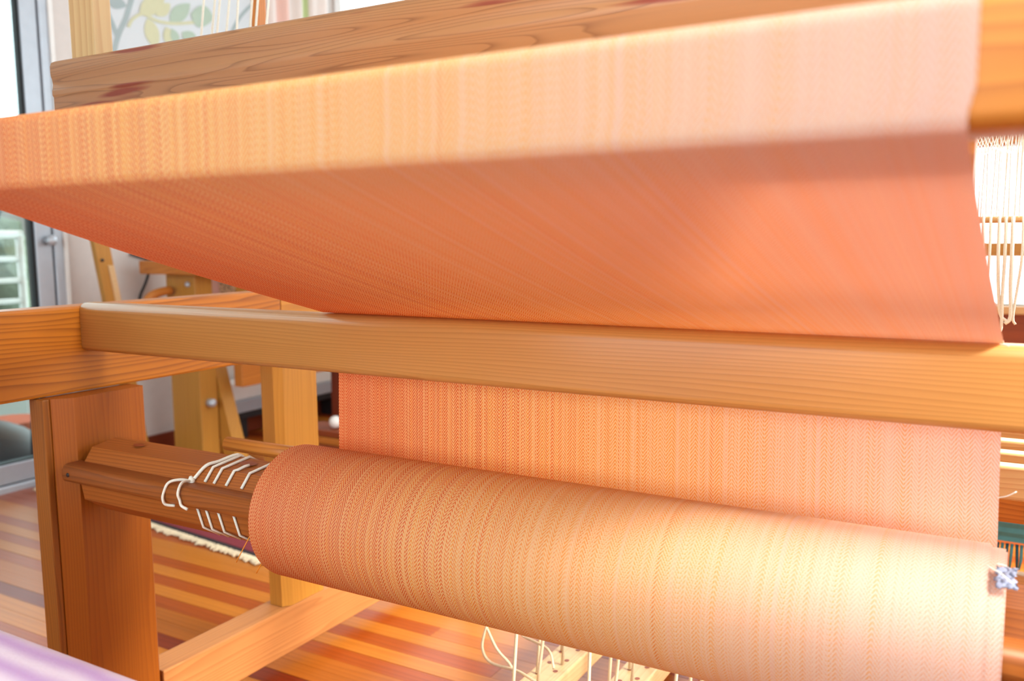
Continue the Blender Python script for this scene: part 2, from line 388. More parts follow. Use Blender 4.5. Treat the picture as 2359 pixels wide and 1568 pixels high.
# what stands outside the glass
tag(box('ground_patio', (-12, WX - .14), (-4, 9), (-.14, -.02), MT['patio'], bev=0), kind='structure')
gate = empty('garden_gate', (-4.3, 2.3, -.02), 'white tubular metal gate standing on the patio outside the glass door', 'gate')
def hbar(nm, z, r): tube(nm, [(-4.3, 1.45, H + z), (-4.3, 2.585, H + z)], r, MT['white'], gate, 8)
for z in (.035, -.085, -.19, -.292, -.42): hbar('cross_bar', z, .013 if z < 0 else .02)
for q in (1.45, 2.575): tube('gate_post', [(-4.3, q, -.02), (-4.3, q, H + .05)], .019, MT['white'], gate, 8)
for q in (1.75, 2.05, 2.3): tube('upright_bar', [(-4.3, q, -.01), (-4.3, q, H + .035)], .007, MT['white'], gate, 6)
pb = empty('parasol_base', (-3.72, 2.02, -.02), 'dark grey cone-shaped parasol base with a slim pole on the patio', 'parasol base')
prof = [(.235, 0), (.235, .03), (.205, .07), (.15, .115), (.09, .145), (.045, .16), (.04, .16)]
bm = bmesh.new(); rings = [[bm.verts.new((-3.72 + r * math.cos(a * math.pi / 16), 2.02 + r * math.sin(a * math.pi / 16), -.02 + z)) for a in range(32)] for r, z in prof]
for a, b in zip(rings, rings[1:]):
    for k_ in range(32): bm.faces.new((a[k_], a[(k_ + 1) % 32], b[(k_ + 1) % 32], b[k_]))
bm.faces.new(rings[-1]); bm.faces.new(rings[0][::-1])
link('cone', from_bm(bm), MT['grey_plastic'], pb, smooth=True)
tube('pole', [(-3.72, 2.02, .12), (-3.66, 2.05, .85), (-3.56, 2.13, 1.25)], .02, MT['dark'], pb, 10)
pr = empty('leaning_strut', PX(66, 712, -3.36), 'black flat strut leaning just outside the glass door beside the stile', 'strut')
a_, b_ = PX(60, 800, -3.36), PX(86, 590, -3.36); a_.z = -.02
tube('bar', [a_, b_], .018, MT['dark'], pr, 4)
def blob(name, loc, r, mat, parent=None, sub=2, sq=(1, 1, 1), jit=.2):
    bm = bmesh.new(); bmesh.ops.create_icosphere(bm, subdivisions=sub, radius=1)
    for v in bm.verts:
        v.co = v.co * (1 + random.uniform(-jit, jit)); v.co = Vector((v.co.x * sq[0], v.co.y * sq[1], v.co.z * sq[2])) * r + Vector(loc)
    return link(name, from_bm(bm), mat, parent, loc if parent is None else None, smooth=True)
tag(box('roof_added_shade', (-6.0, WX - .16), (-1.5, 5.5), (2.72, 2.80), MT['pine_y'], bev=.01), kind='structure')  # unseen roof added to dim the patio and the daylight through the door
MT['bush'] = plain('garden_foliage', lin(108, 116, 100), .9, nz=.2, scale=30)
MT['terracotta'] = plain('terracotta', lin(190, 96, 66), .8, nz=.08)
MT['stone'] = plain('pale_garden_wall', lin(126, 118, 114), .9, nz=.06, scale=5)
gw = tag(box('wall_garden', (-7.2, -7.0), (-2, 8), (-.02, 1.25), MT['stone'], bev=.01), kind='structure')
for i, (q, r, h_) in enumerate(((2.75, .19, 'low green shrub in a clay pot behind the white gate'), (3.6, .24, 'taller green shrub in a clay pot against the pale garden wall'))):
    px_ = (-5.3, -6.5)[i]
    sh = empty('potted_shrub', (px_, q, -.02), h_, 'plant', 'potted shrubs on the patio')
    prism('pot', [(px_ + .16 * math.cos(t * math.pi / 8), q + .16 * math.sin(t * math.pi / 8)) for t in range(16)], -.02, .28, MT['terracotta'], sh, axis='z')
    for t in range(7): blob('foliage', (px_ + random.uniform(-.15, .15), q + random.uniform(-.2, .2), .42 + .09 * t), r, MT['bush'], sh, 2, jit=.3)
rp = empty('red_planter', PX(20, 945, -4.15), 'flat red bowl standing behind the parasol base on the patio', 'bowl')
c0 = PX(20, 945, -4.05)
prism('bowl', [(c0.x + .14 * math.cos(t * math.pi / 10), c0.y + .14 * math.sin(t * math.pi / 10)) for t in range(20)], -.02, .06, MT['terracotta'], rp, axis='z')

# ------------------------------------------------------------------ the loom frame
LX, RXL = -1.270, .470                                      # inner faces of the left and right side frames
loom = empty('floor_loom', (-.4, .9, 0), 'large oiled pine floor loom with the peach cloth wound on its front beam', 'loom')
def side(sx, xi):
    """one side frame; xi = inner face, sx = +1 when the inner face looks to +X"""
    xr = xi - sx * .038                                     # upper rail sits a little further out
    yr = lambda a, b: (a, b)
    o = -sx
    box('side_rail', (xr, xr + o * .05), (.36, 1.318), zc(-.242, -.1035), MT['rail'], loom, .004)
    box('side_rail', (xr, xr + o * .05), (1.3195, 2.05), zc(-.242, -.1035), MT['lit_rear_rail'], loom, .002)
    # front leg: front board, chamfered inner board
    f0, b0, t = .803, .957, .045
    prof = [(xi - sx * t, f0), (xi - sx * .020, f0), (xi, f0 + .026), (xi, b0 - .004), (xi - sx * .004, b0), (xi - sx * t, b0)]
    prism('front_leg', prof, 0.006, H - .243, MT['leg'], loom, axis='z')
    fl_ = loom.children[-1] if False else bpy.data.objects[[o_.name for o_ in COL.objects if o_.name.startswith('front_leg')][-1]]
    box('leg_facing', (xi - sx * .0215, xi - sx * (t + .012)), (f0 - .012, f0 - .0005), (.006, H - .243), MT['leg_front'], fl_, .002)
    f1, b1 = 1.262, 1.378
    prof = [(xi - sx * .045, f1), (xi - sx * .012, f1), (xi, f1 + .016), (xi, b1 - .004), (xi - sx * .004, b1), (xi - sx * .045, b1)]
    prism('rear_leg', prof, H - .752, H - .243, MT['rear_leg'], loom, axis='z')
    box('bottom_rail', (xi, xi - sx * .062), (.962, 2.05), zc(-.85, -.753), MT['low_rail'], loom, .003)
    box('foot', (xi - sx * .003, xi - sx * .059), (1.9, 2.05), (0, .036), MT['pine_y'], loom, .003)
    box('back_post', (xr, xr + o * .05), (2.0515, 2.12), (0, H + .265), MT['pine_z'], loom, .003)
    box('front_post', (xr, xr + o * .05), (.40, .478), zc(-.102, .034), MT['pine_z'], loom, .004)
side(1, LX); side(-1, RXL)
XL, XR = LX - .038, RXL + .038
# breast beam (under the cloth), knee beam, cross bars
BF, BB, BZ0, BZ1 = .4195, .474, .0425, .0975
prism('breast_beam', rrect(BF, BB, H + BZ0, H + BZ1, .008), XL - .05, XR + .05, MT['pine_x'], loom, True)
KF, KB, KZ0, KZ1 = .873, .917, -.1765, -.0985
prism('knee_beam', rrect(KF, KB, H + KZ0, H + KZ1, .012, 6, (.010, .010, .017, .014)), XL + .0006, XR - .0006, MT['knee'], loom, True)
box('rear_cross_bar', (XL + .001, XR - .001), (1.62, 1.665), zc(-.475, -.40), MT['pine_x'], loom, .004)
box('back_beam', (XL + .001, XR - .001), (2.055, 2.115), zc(.175, .255), MT['pine_x'], loom, .006)
for q in (XL - .046, XR + .004): box('castle_post', (q + .006, q + .026), (1.308, 1.332), zc(-.103, .95), MT['pine_z'], loom, .003)

# ------------------------------------------------------------------ beater
bt = empty('loom_beater', (-.4, .80, H + .02), 'hanging beater with a broad grained pine handrail behind the breast beam', 'beater')
hp = [(.7775, .128), (.7775, .2005), (.7755, .2035), (.7755, .2095), (.7765, .2125), (.7775, .218), (.7765, .2245), (.7750, .229), (.7745, .234), (.7745, .2425),
      (.7765, .2475), (.782, .2505), (.800, .2505), (.806, .247), (.808, .240), (.808, .128)]
prism('handrail', [(a, H + b) for a, b in hp], -1.190, .40, MT['beater'], bt, True)
prism('sley', rrect(.782, .822, H + .035, H + .094, .006), -.83, -.035, MT['pine_x'], bt, True)
for q in (-1.150, .35): box('beater_arm', (q - .057, q), (.8195, .848), zc(.13, 1.05), MT['pale_z'], bt, .003)
bm = bmesh.new()
for i in range(232): bm_box(bm, (-.80 + i * .0035, -.7985 + i * .0035), (.80, .806), zc(.0945, .1275))
tag(link('reed', from_bm(bm), MT['alu'], bt), kind='stuff')

# ------------------------------------------------------------------ cloth beam (roller)
RY, RZ, RR = .873, -.371, .0903                             # axis of the roller, radius of the wound cloth
ro = empty('cloth_beam', (-.4, RY, H + RZ), 'octagonal pine roller carrying the wound cloth, tied with white cords', 'roller')
octo = [(RY + .058 * math.cos(math.radians(77 + 45 * i)), H + RZ + .058 * math.sin(math.radians(77 + 45 * i))) for i in range(8)]
prism('octagon_beam', octo, -1.252, .452, MT['roller'], ro)
prism('axle', [(RY + .018 * math.cos(t * math.pi / 8), H + RZ + .018 * math.sin(t * math.pi / 8)) for t in range(16)], -1.3, .5, MT['roller'], ro, True)
prism('fixing_bar', rrect(RY - .0745, RY - .040, H + RZ + .001, H + RZ + .029, .011, 5, (.008, .002, .003, .011)), -1.266, .46, MT['roller'], ro, True)
tube('peg_hole', [(-1.252, RY - .0752, H + RZ + .014), (-1.252, RY - .070, H + RZ + .014)], .0035, MT['dark'], ro, 8)
for q, w in ((-1.172, .007), (-.935, .009)):
    p0 = Vector((q, RY - .006, H + RZ + .0535)); bm = bmesh.new()
    c_ = [bm.verts.new(p0 + Vector((w * 1.7 * math.cos(t * math.pi / 6), w * .8 * math.sin(t * math.pi / 6), .0022 - .16 * -w * math.sin(t * math.pi / 6)))) for t in range(12)]
    bm.faces.new(c_); link('drilled_hole', from_bm(bm), MT['red_x'], ro)
tag(tube('tie_rod', [(-1.029, .915, H - .307), (-.84, .915, H - .307)], .0105, MT['pine_x'], None, 10, loc=(-.93, .915, H - .307)),
    'slim wooden rod lying along the top of the cloth beam beside the wound cloth', 'rod')

# ------------------------------------------------------------------ the cloth
UW = .84
def cloth_sheet(name, path, xl, xr, parent, v0=0, nx=36, flat=None):
    """path: [(y,z)] absolute; xl,xr: callables of fraction along path"""
    bm = bmesh.new(); uvl = bm.loops.layers.uv.new('UVMap'); ds = [0]
    for a, b in zip(path, path[1:]): ds.append(ds[-1] + math.hypot(b[0] - a[0], b[1] - a[1]))
    g = []
    for i, (y_, z_) in enumerate(path):
        t = ds[i] / ds[-1]; l, r = xl(y_, z_, t), xr(y_, z_, t)
        g.append([(bm.verts.new((l + (r - l) * k / nx, y_, z_)), UW * k / nx, v0 + ds[i]) for k in range(nx + 1)])
    for a, b in zip(g, g[1:]):
        for k in range(nx):
            q = (a[k], a[k + 1], b[k + 1], b[k]); f = bm.faces.new([c[0] for c in q])
            for lp, c in zip(f.loops, q): lp[uvl].uv = (c[1], c[2])
    return link(name, from_bm(bm), MT['cloth'], parent, smooth=True), ds[-1]
cl = empty('woven_cloth', (-.4, .873, H - .1), 'peach to orange herringbone cloth running over the beams onto a thick roll', 'cloth')
path = [(.79, H + .1035)] + [(.79 - (.79 - .474) * i / 10, H + .1035 - .002 * i / 10) for i in range(1, 11)]
path += [(.45, H + BZ1 + .0035), (.432, H + BZ1 + .0025)]
arc = lambda cy, cz, r, a0, a1, n: [(cy + r * math.cos(math.radians(a0 + (a1 - a0) * i / n)), cz + r * math.sin(math.radians(a0 + (a1 - a0) * i / n))) for i in range(n + 1)]
path += arc(BF + .0075, H + BZ1 - .0065, .0095, 92, 180, 8)
path += [(BF - .002, H + BZ1 - .02), (BF - .002, H + .068), (BF - .002, H + BZ0 + .018)]
path += arc(BF + .0065, H + BZ0 + .007, .0085, 180, 253, 8)
p1 = path[-1]
kn = arc(KF + .0155, H + KZ1 - .0125, .0145, 107, 76, 5)     # over the knee beam
kn2 = arc(KB - .016, H + KZ1 - .0155, .0175, 76, -3, 8)
p2 = kn[0]
for i in range(1, 16): path.append((p1[0] + (p2[0] - p1[0]) * i / 16, p1[1] + (p2[1] - p1[1]) * i / 16 - .004 * math.sin(math.pi * i / 16)))
path += kn + kn2
# down to the back of the roll
yk, zk = path[-1]; ye, ze = RY + RR, H + RZ + .012
for i in range(1, 13): path.append((yk + (ye - yk) * i / 12, zk + (ze - zk) * i / 12))
def xl(y_, z_, t): return -.80 if z_ > H - .09 else -.80 - .043 * min(1, (H - .09 - z_) / .22)
wv, vl = cloth_sheet('web', path, xl, lambda y_, z_, t: -.0195 if y_ < .47 and z_ > H + .05 else (-.022 + .0125 * (y_ - .42) / .45 if y_ < .87 and z_ < H + .06 else (-.018 if z_ > H else -.0095 + .004 * min(1, (H - .09 - z_) / .22))), cl)
# the wound roll: layers slightly telescoped at both ends
bm = bmesh.new(); uvl = bm.loops.layers.uv.new('UVMap')
def roll_layer(r, xa, xb, n=64, nx=36, v0=0.0):
    g = []
    for i in range(n + 1):
        a = math.radians(5) - 2 * math.pi * i / n * -1
        g.append([(bm.verts.new((xa + (xb - xa) * k / nx, RY + r * math.cos(a), H + RZ + r * math.sin(a))), UW * k / nx, v0 - r * 2 * math.pi * i / n) for k in range(nx + 1)])
    for a, b in zip(g, g[1:]):
        for k in range(nx):
            q = (a[k], a[k + 1], b[k + 1], b[k]); f = bm.faces.new([c[0] for c in q])
            for lp, c in zip(f.loops, q): lp[uvl].uv = (c[1], c[2])
    return g
lay = [(RR - .0003, -.846, -.0105), (RR - .0016, -.851, -.009), (RR - .0034, -.853, .002), (RR - .006, -.8535, .0035), (RR - .010, -.852, .003), (RR - .020, -.85, .002), (.062, -.848, .001)]
for i, (r, xa, xb) in enumerate(lay): roll_layer(r, xa, xb, 72 if i < 4 else 48, 36 if i < 2 else 24, v0=i * .013)
link('cloth_roll', from_bm(bm), MT['cloth'], cl, smooth=True)
# end of the layers: a rounded shoulder at the left
o = cl.children[-1]

# ------------------------------------------------------------------ cords on the cloth beam
def offs(px, off=.0022):                                    # octagon corners, pushed out by half a cord
    k = (.058 + off) / .058
    return [(RY + (y_ - RY) * k, H + RZ + (z_ - H - RZ) * k) for y_, z_ in octo]
V = offs(0)
def lerp(a, b, t): return tuple(p + (q - p) * t for p, q in zip(a, b))
def cordpath(x, pts, dx=0):
    n = len(pts) - 1
    return [(x + dx * i / n, p[0], p[1]) for i, p in enumerate(pts)]
v1, v2, v3, v4, v5 = V[0], V[1], V[2], V[3], V[4]
bt_top = (RY - .0545, H + RZ + .0315)
def cord(label, x, start=None, dx=-.012, lower=True):
    top = start or [lerp(V[7], v1, .6), v1]
    up = top + [lerp(v1, v2, .55) if not start else lerp(v1, v2, .92), v2, lerp(v2, v3, .50)]
    t = empty('tie_on_cord', (x, RY, H + RZ + .05), label, 'cord', 'white cords wrapped round the cloth beam')
    tube('strand', cordpath(x, up, dx), .0021, MT['cord'], t, 7)
    if lower: tube('strand', [(x + dx - .006, *lerp(v3, v4, .38)), (x + dx - .001, *v4), (x + dx + .006, *lerp(v4, v5, .6))], .0018, MT['cord'], t, 7)
cord('second white cord from the knotted one, straight across the cloth beam', -.968)
cord('white cord midway between the knotted cord and the one entering the hole', -.950)
cord('short white cord coming out of the drilled hole in the cloth beam', -.926, [(RY - .012, H + RZ + .0555), (RY - .018, H + RZ + .0548)])
cord('white cord on the cloth beam nearest to the cloth roll', -.896)
kt = empty('tie_on_cord', (-.99, RY, H + RZ), 'white cord tied in a knot with two loose ends over the fixing bar', 'cord', 'white cords wrapped round the cloth beam')
yb = RY - .0765
tube('strand', spline([(-.975, *lerp(V[7], v1, .6)), (-.978, *v1), (-.986, *lerp(v1, v2, .6)), (-.992, *v2), (-1.004, *lerp(v2, v3, .5))], 4), [.0026] * 17, MT['cord'], kt, 7)
kx = Vector((-1.006, *lerp(v2, v3, .55)))
blob('knot', kx, .0058, MT['cord'], kt, 2, (1, .8, 1.3), .15)
tube('loose_end', spline([kx, (-1.016, RY - .058, H + RZ + .034), (-1.026, RY - .070, H + RZ + .031), (-1.030, yb, H + RZ + .016), (-1.030, yb - .001, H + RZ + .007), (-1.028, yb + .002, H + RZ + .0005), (-1.019, yb + .010, H + RZ - .002)], 5), .0021, MT['cord'], kt, 7)
tube('loose_end', spline([kx, (-1.004, RY - .060, H + RZ + .0335), (-1.001, RY - .070, H + RZ + .0315), (-.998, yb - .001, H + RZ + .021), (-.996, yb, H + RZ + .012), (-.992, yb - .001, H + RZ + .005), (-.981, yb, H + RZ + .001)], 5), .0021, MT['cord'], kt, 7)
# loose threads at both selvedges
for lb, pts in (('orange thread end sticking out of the roll just under the fixing bar', [(-.852, RY - .085, H + RZ - .012), (-.872, RY - .089, H + RZ - .045), (-.877, RY - .088, H + RZ - .052)]),
                ('short orange thread end low on the left edge of the roll', [(-.852, RY - .065, H + RZ - .052), (-.862, RY - .068, H + RZ - .071)])):
    tag(tube('loose_thread', pts, .0007, MT['orange_thread'], None, 5, loc=pts[0]), lb, 'thread', 'loose thread ends')
for lb, pts in (('pale curved thread end standing off the right edge of the roll', [PY(2296, 1298, .84), PY(2314, 1302, .84), PY(2326, 1312, .84), PY(2333, 1330, .84)]),
                ('thin pale thread above the paper scrap at the right roll end', [PY(2272, 1302, .822), PY(2305, 1320, .815), PY(2330, 1342, .81)]),
                ('single pale thread sticking out of the cloth edge below the knee beam', [PY(2297, 1146, .935), PY(2320, 1142, .93), PY(2342, 1132, .93)]),
                ('pale thread end at the cloth edge where it meets the knee beam', [PY(2303, 792, .87), PY(2314, 794, .868), PY(2325, 797, .866)])):
    tag(tube('loose_thread', spline(pts, 4), .0006, MT['cord'], None, 5, loc=pts[0]), lb, 'thread', 'loose thread ends')
# crumpled paper scrap caught at the right end of the roll
MT['scrap'] = plain('grey_blue_fluff', lin(146, 150, 172), .95, nz=.12, scale=300)
bm = bmesh.new(); bmesh.ops.create_grid(bm, x_segments=10, y_segments=14, size=.5)
for v in bm.verts:
    a = math.radians(119 + (v.co.y) * 14 + random.uniform(-.9, .9)); r = RR + .001 + random.uniform(0, .0022)
    v.co = Vector((.003 + v.co.x * .015 + random.uniform(-.002, .002), RY + r * math.cos(a), H + RZ + .0 + r * math.sin(a)))
sc_ = link('cloth_scrap', from_bm(bm), MT['scrap'], None, (.003, RY - RR * .485, H + RZ + RR * .875), True)
sc_.modifiers.new('s', 'SOLIDIFY').thickness = .0012
tag(sc_, 'grey-blue fuzzy scrap stuck on the right edge of the cloth roll', 'scrap')

# ------------------------------------------------------------------ lamms, treadles, tie-up cords
names = ['nearest', 'second', 'third', 'farthest']
for i in range(4):
    yy = 1.20 + .075 * i
    lm = empty('lamm', (-.4, yy, H - .30), ('pale pine lamm bar, %s of the four across the loom under the knee beam' % names[i]), 'lamm', 'lamm bars under the loom')
    prism('bar', rrect(yy, yy + .026, H - .324, H - .282, .003), -.70, XR - .06, MT['pale_x'], lm)
    tube('pivot_pin', [(XR - .075, yy - .006, H - .303), (XR - .075, yy + .032, H - .303)], .004, MT['alu'], lm, 8)
tl = ['first treadle from the left bottom rail, pale pine with drilled holes', 'second treadle from the left bottom rail, under the hanging cords',
      'third treadle from the left bottom rail, mostly behind the roll', 'fourth treadle from the left bottom rail, hidden under the roll']
tx = [-.630, -.505, -.378, -.252]
for i, x0 in enumerate(tx):
    tr_ = empty('treadle', (x0, 1.15, 0), tl[i], 'treadle', 'treadles under the loom')
    sl = lambda y_: -.700
    box('bar', (x0 - .027, x0 + .027), (.62, 1.80), zc(-.735, -.70), MT['pale_y'], tr_, .003)
    box('pivot_block', (x0 - .024, x0 + .024), (1.66, 1.76), (.0, H - .736), MT['pine_z'], tr_, .003)
    for q in range(7):
        yq = 1.10 + q * .042
        for s in (-.012, .010):
            bm = bmesh.new(); c_ = [bm.verts.new((x0 + s + .0042 * math.cos(t * math.pi / 5), yq + .02 * (s > 0) + .0042 * math.sin(t * math.pi / 5), H - .6995)) for t in range(10)]
            bm.faces.new(c_); link('cord_hole', from_bm(bm), MT['red_x'], tr_)
n = 0
for i, x0 in enumerate(tx):
    for q in range(7):
        if n >= 28: break
        yy = 1.105 + q * .040 + random.uniform(-.006, .006); li = min(3, q // 2)
        xa = x0 + (-.012, .010)[q % 2]; top = (x0 + (-.024, .022)[q % 2] + random.uniform(-.006, .006), 1.213 + .075 * li, H - .324)
        pts = spline([top, (top[0] * .6 + xa * .4 + random.uniform(-.008, .008), (top[1] + yy) / 2, H - .50), (xa, yy, H - .6985)], 5)
        t = tube('tie_up_cord', pts, .0028, MT['tiecord'], None, 6, loc=top)
        tag(t, 'beige tie-up cord falling to the %s treadle from the left, %s from its front end' % ('first second third fourth'.split()[i], 'nearest second third fourth fifth sixth seventh'.split()[q]), 'cord',
            'tie-up cords of treadle %s' % 'one two three four'.split()[i]); n += 1
lp_ = empty('cord_loop', (-.75, 1.213, H - .324), 'long beige cord hanging in a loose loop left of the first treadle', 'cord')
K = lambda px, py, yv: PY(px, py, yv)
q0 = K(1121, 1440, 1.16)
tube('strand', [(q0.x, 1.213, H - .324)] + spline([q0, K(1111, 1490, 1.15), K(1130, 1525, 1.15), K(1185, 1542, 1.14), K(1215, 1558, 1.13), K(1240, 1575, 1.12)], 5), .0024, MT['tiecord'], lp_, 6)
tube('strand', [(q0.x, 1.213, H - .324)] + spline([K(1121, 1445, 1.16), K(1145, 1495, 1.15), K(1178, 1535, 1.145), K(1184, 1580, 1.14), K(1184, 1640, 1.14)], 5), .0024, MT['tiecord'], lp_, 6)
lc = empty('cord_loop', (-.66, 1.29, H - .324), 'slanting beige cord running from behind the roll to the first treadle', 'cord')
tube('strand', [(-.72, 1.29, H - .324)] + spline([K(1204, 1465, 1.2), K(1262, 1495, 1.17), K(1276, 1540, 1.15)], 5), .0022, MT['tiecord'], lc, 6)

# ------------------------------------------------------------------ shafts with heddles (seen right of the cloth)
for i in range(2):
    yy = 1.38 + .11 * i
    sh = empty('heddle_shaft', (-.4, yy, H + .02), ('shaft of white string heddles, %s of the two behind the reed' % ('nearer', 'farther')[i]), 'shaft', 'heddle shafts')
    prism('lower_bar', rrect(yy, yy + .012, H + .014, H + .022, .003), -1.1, .30, MT['pale_x'], sh)
    prism('upper_bar', rrect(yy, yy + .012, H + .30, H + .325, .003), -1.1, .30, MT['pale_x'], sh)
    bm = bmesh.new()
    for q in range(120):
        x_ = -.80 + .0068 * q + random.uniform(-.001, .001)
        bm_tube(bm, [(x_, yy - .001, H + .30), (x_ + random.uniform(-.002, .002), yy - .001, H + .10), (x_, yy - .001, H + .02)], .0009, 4)
    tag(link('heddles', from_bm(bm), MT['cord'], sh), kind='stuff')
for q in range(11):
    x_ = -.048 + .0095 * q + random.uniform(-.002, .002); yy = 1.372; L = random.uniform(.09, .135); w = random.uniform(-.006, .008)
    tag(tube('heddle_end', spline([(x_, yy, H + .022), (x_ + .001, yy - .006, H - .03), (x_ + w * .4, yy - .002, H + .02 - L * .75), (x_ + w, yy, H + .01 - L), (x_ + w + random.uniform(-.008, .008), yy, H - L)], 4),
             random.uniform(.0016, .0028), MT['cord'], None, 6, loc=(x_, yy, H + .02)), 'slack white heddle loop below the nearer shaft bar, %s from the cloth edge' % 'first second third fourth fifth sixth seventh eighth ninth tenth eleventh'.split()[q], 'heddle', 'slack heddles at the right end')
# warp: from the fell through the reed and heddles to the back beam
bm = bmesh.new()
for q in range(210):
    x_ = -.798 + .0038 * q
    bm_tube(bm, [(x_, .792, H + .1035), (x_, 1.38, H + .106), (x_, 2.085, H + .257)], .0006, 3)
wp = link('warp', from_bm(bm), MT['cord'], cl); wp['kind'] = 'stuff'

# cords of the countermarch in front of the print panel
for q, ((xa, ya), (xb, yb_)) in enumerate((((470, 0), (464, 78)), ((494, 0), (488, 70)), ((506, 0), (500, 70)), ((527, 0), (521, 68)), ((550, 0), (547, 62)), ((580, 0), (576, 58)), ((594, 0), (590, 55)), ((617, 0), (613, 52)))):
    a, b = PY(xa, ya, 1.10), PY(xb, yb_, 1.10); d = (a - b); d = d / d.z
    p0 = b + d * (H + .141 - b.z); p1_ = b + d * (H + .75 - b.z)
    tag(tube('countermarch_cord', [p0, (p0 + p1_) / 2 + Vector((random.uniform(-.002, .002), 0, 0)), p1_], .0020, MT['cord'], None, 6, loc=p0),
        'taut white vertical cord behind the beater handrail, %s of the eight' % 'leftmost,second from left,third from left,fourth from left,fourth from right,third from right,second from right,rightmost'.split(',')[q], 'cord', 'countermarch cords')
cb = empty('cord_bar', (-1.1, 1.10, H + .04), 'slim pine bar behind the beater that the taut white cords are tied to', 'bar')
box('bar', (-1.2, -.9), (1.088, 1.112), zc(.115, .140), MT['pine_x'], cb, .003)

# ------------------------------------------------------------------ printed leaf panel and curtain on the left wall
XP = WX + .012
lp0, lp1 = PX(243, 60, XP), PX(612, 60, XP)
pan = empty('leaf_print_panel', (XP, (lp0.y + lp1.y) / 2, 1.5), 'white hanging panel printed with grey, sage and yellow leaves', 'wall panel')
box('panel', (WX + .001, XP), (lp0.y, lp1.y), (1.45, 2.6), MT['panelw'], pan, 0)
def flat(name, pts, mat, lift):
    vs = [PX(px, py + 12, XP + lift) for px, py in pts]
    bm = bmesh.new(); f = bm.faces.new([bm.verts.new(v) for v in vs])
    r = bmesh.ops.extrude_face_region(bm, geom=[f])
    bmesh.ops.translate(bm, verts=[g for g in r['geom'] if isinstance(g, bmesh.types.BMVert)], vec=(-.0015, 0, 0))
    bmesh.ops.recalc_face_normals(bm, faces=bm.faces); return link(name, from_bm(bm), mat, pan)
def leaf(a, b, w, mat, lift=.002):
    a, b = Vector(a), Vector(b); d = b - a; n_ = Vector((-d.y, d.x)).normalized(); pts = []
    for s in (1, -1):
        for i in (range(0, 9) if s == 1 else range(7, 0, -1)):
            t = i / 8; pts.append(a + d * t + n_ * s * w * 1.22 * (math.sin(math.pi * t) ** .8) * (1 - .25 * t))
    flat('leaf', pts, mat, lift)
def twig(pts, w, mat, lift=.0012):
    P = spline([(x_, y_, 0) for x_, y_ in pts], 5); L, R = [], []
    for i, p in enumerate(P):
        d = (P[min(i + 1, len(P) - 1)] - P[max(i - 1, 0)]).normalized(); n_ = Vector((-d.y, d.x, 0)); L.append(p + n_ * w); R.append(p - n_ * w)
    flat('branch', [(p.x, p.y) for p in L + R[::-1]], mat, lift)
twig([(305, -20), (290, 30), (272, 72), (260, 120)], 6, MT['leafgrey']); twig([(243, 5), (258, 40), (271, 72)], 5, MT['leafgrey'], .0016)
leaf((248, -12), (292, 2), 13, MT['leafgrey'])
twig([(296, 50), (306, 32), (330, 20), (362, 36), (400, 42), (440, 40), (480, 36)], 3.5, MT['leafyellow'], .0024)
leaf((322, 18), (380, -18), 20, MT['leafyellow'], .0028); leaf((340, 30), (362, 102), 15, MT['leafyellow']); leaf((360, 24), (392, -4), 14, MT['leafyellow'], .003)
leaf((383, 50), (398, 100), 12, MT['leafyellow'], .0026)
leaf((392, 38), (438, -4), 17, MT['leafgreen']); leaf((440, 20), (492, 32), 24, MT['leafgreen'], .0026); leaf((396, 54), (412, 95), 9, MT['leafgreen'], .0032); leaf((420, 62), (456, 88), 13, MT['leafgreen'])
twig([(600, -20), (555, 25), (525, 80)], 4, MT['leafgrey'])
MT['sheer'] = sheer_mat('sheer_white_curtain', lin(250, 240, 234)); MT['pinkc'] = sheer_mat('sheer_pink_stripe', lin(252, 222, 210)); MT['greenc'] = sheer_mat('sheer_green_stripe', lin(214, 224, 170))
cu = empty('sheer_curtain', (WX + .05, 3.2, .9), 'sheer white curtain with pink and green stripes beside the leaf panel', 'curtain')
def strip(nm, xa, xb, mat):
    ya, yb2 = PX(xa, 20, WX + .05).y, PX(xb, 20, WX + .05).y; bm = bmesh.new(); rows = []
    N_ = 8
    for i in range(N_ + 1):
        y_ = ya + (yb2 - ya) * i / N_; x_ = WX + .05 + .008 * math.sin(y_ * 70)
        rows.append([bm.verts.new((x_, y_, z)) for z in (.95, 2.6)])
    for a, b in zip(rows, rows[1:]): bm.faces.new((a[0], b[0], b[1], a[1]))
    o_ = link(nm, from_bm(bm), mat, cu, smooth=True); o_.modifiers.new('s', 'SOLIDIFY').thickness = .001
strip('white_cloth', 616, 636, MT['sheer']); strip('pink_stripe', 636, 664, MT['pinkc']); strip('white_cloth', 664, 696, MT['sheer'])
strip('green_stripe', 696, 711, MT['greenc']); strip('white_cloth', 711, 752, MT['sheer'])
tube('curtain_rod', [(WX + .05, 2.95, 2.61), (WX + .05, 3.5, 2.61)], .012, MT['white'], cu)

# ------------------------------------------------------------------ the second loom, behind the left rear
l2 = empty('second_loom', (-2.7, 2.5, 0), 'yellow pine loom with a leaning brace standing by the left wall', 'loom')
box('post', (-2.888, -2.725), (2.30, 2.385), (0, H - .131), MT['bg_z'], l2, .004)
box('post_cap', (-2.965, -2.60), (2.24, 2.40), zc(-.130, -.078), MT['pine_x'], l2, .006)
box('backing_board', (-2.66, -2.53), (2.44, 2.48), zc(-.42, -.12), MT['bg_z'], l2, .003)
b_ = PY(432, 655, 2.296)
tube('bolt', [(b_.x, 2.302, b_.z), (b_.x, 2.292, b_.z), (b_.x, 2.288, b_.z)], [.011, .011, .004], MT['alu'], l2, 8)
a, b = PY(496, 850, 2.42), PY(541, 1035, 2.42); d = (b - a) / (b.z - a.z)
t0, t1 = a + d * (H - .30 - a.z), a + d * (0.0 - a.z)
bm = bmesh.new(); w = .034
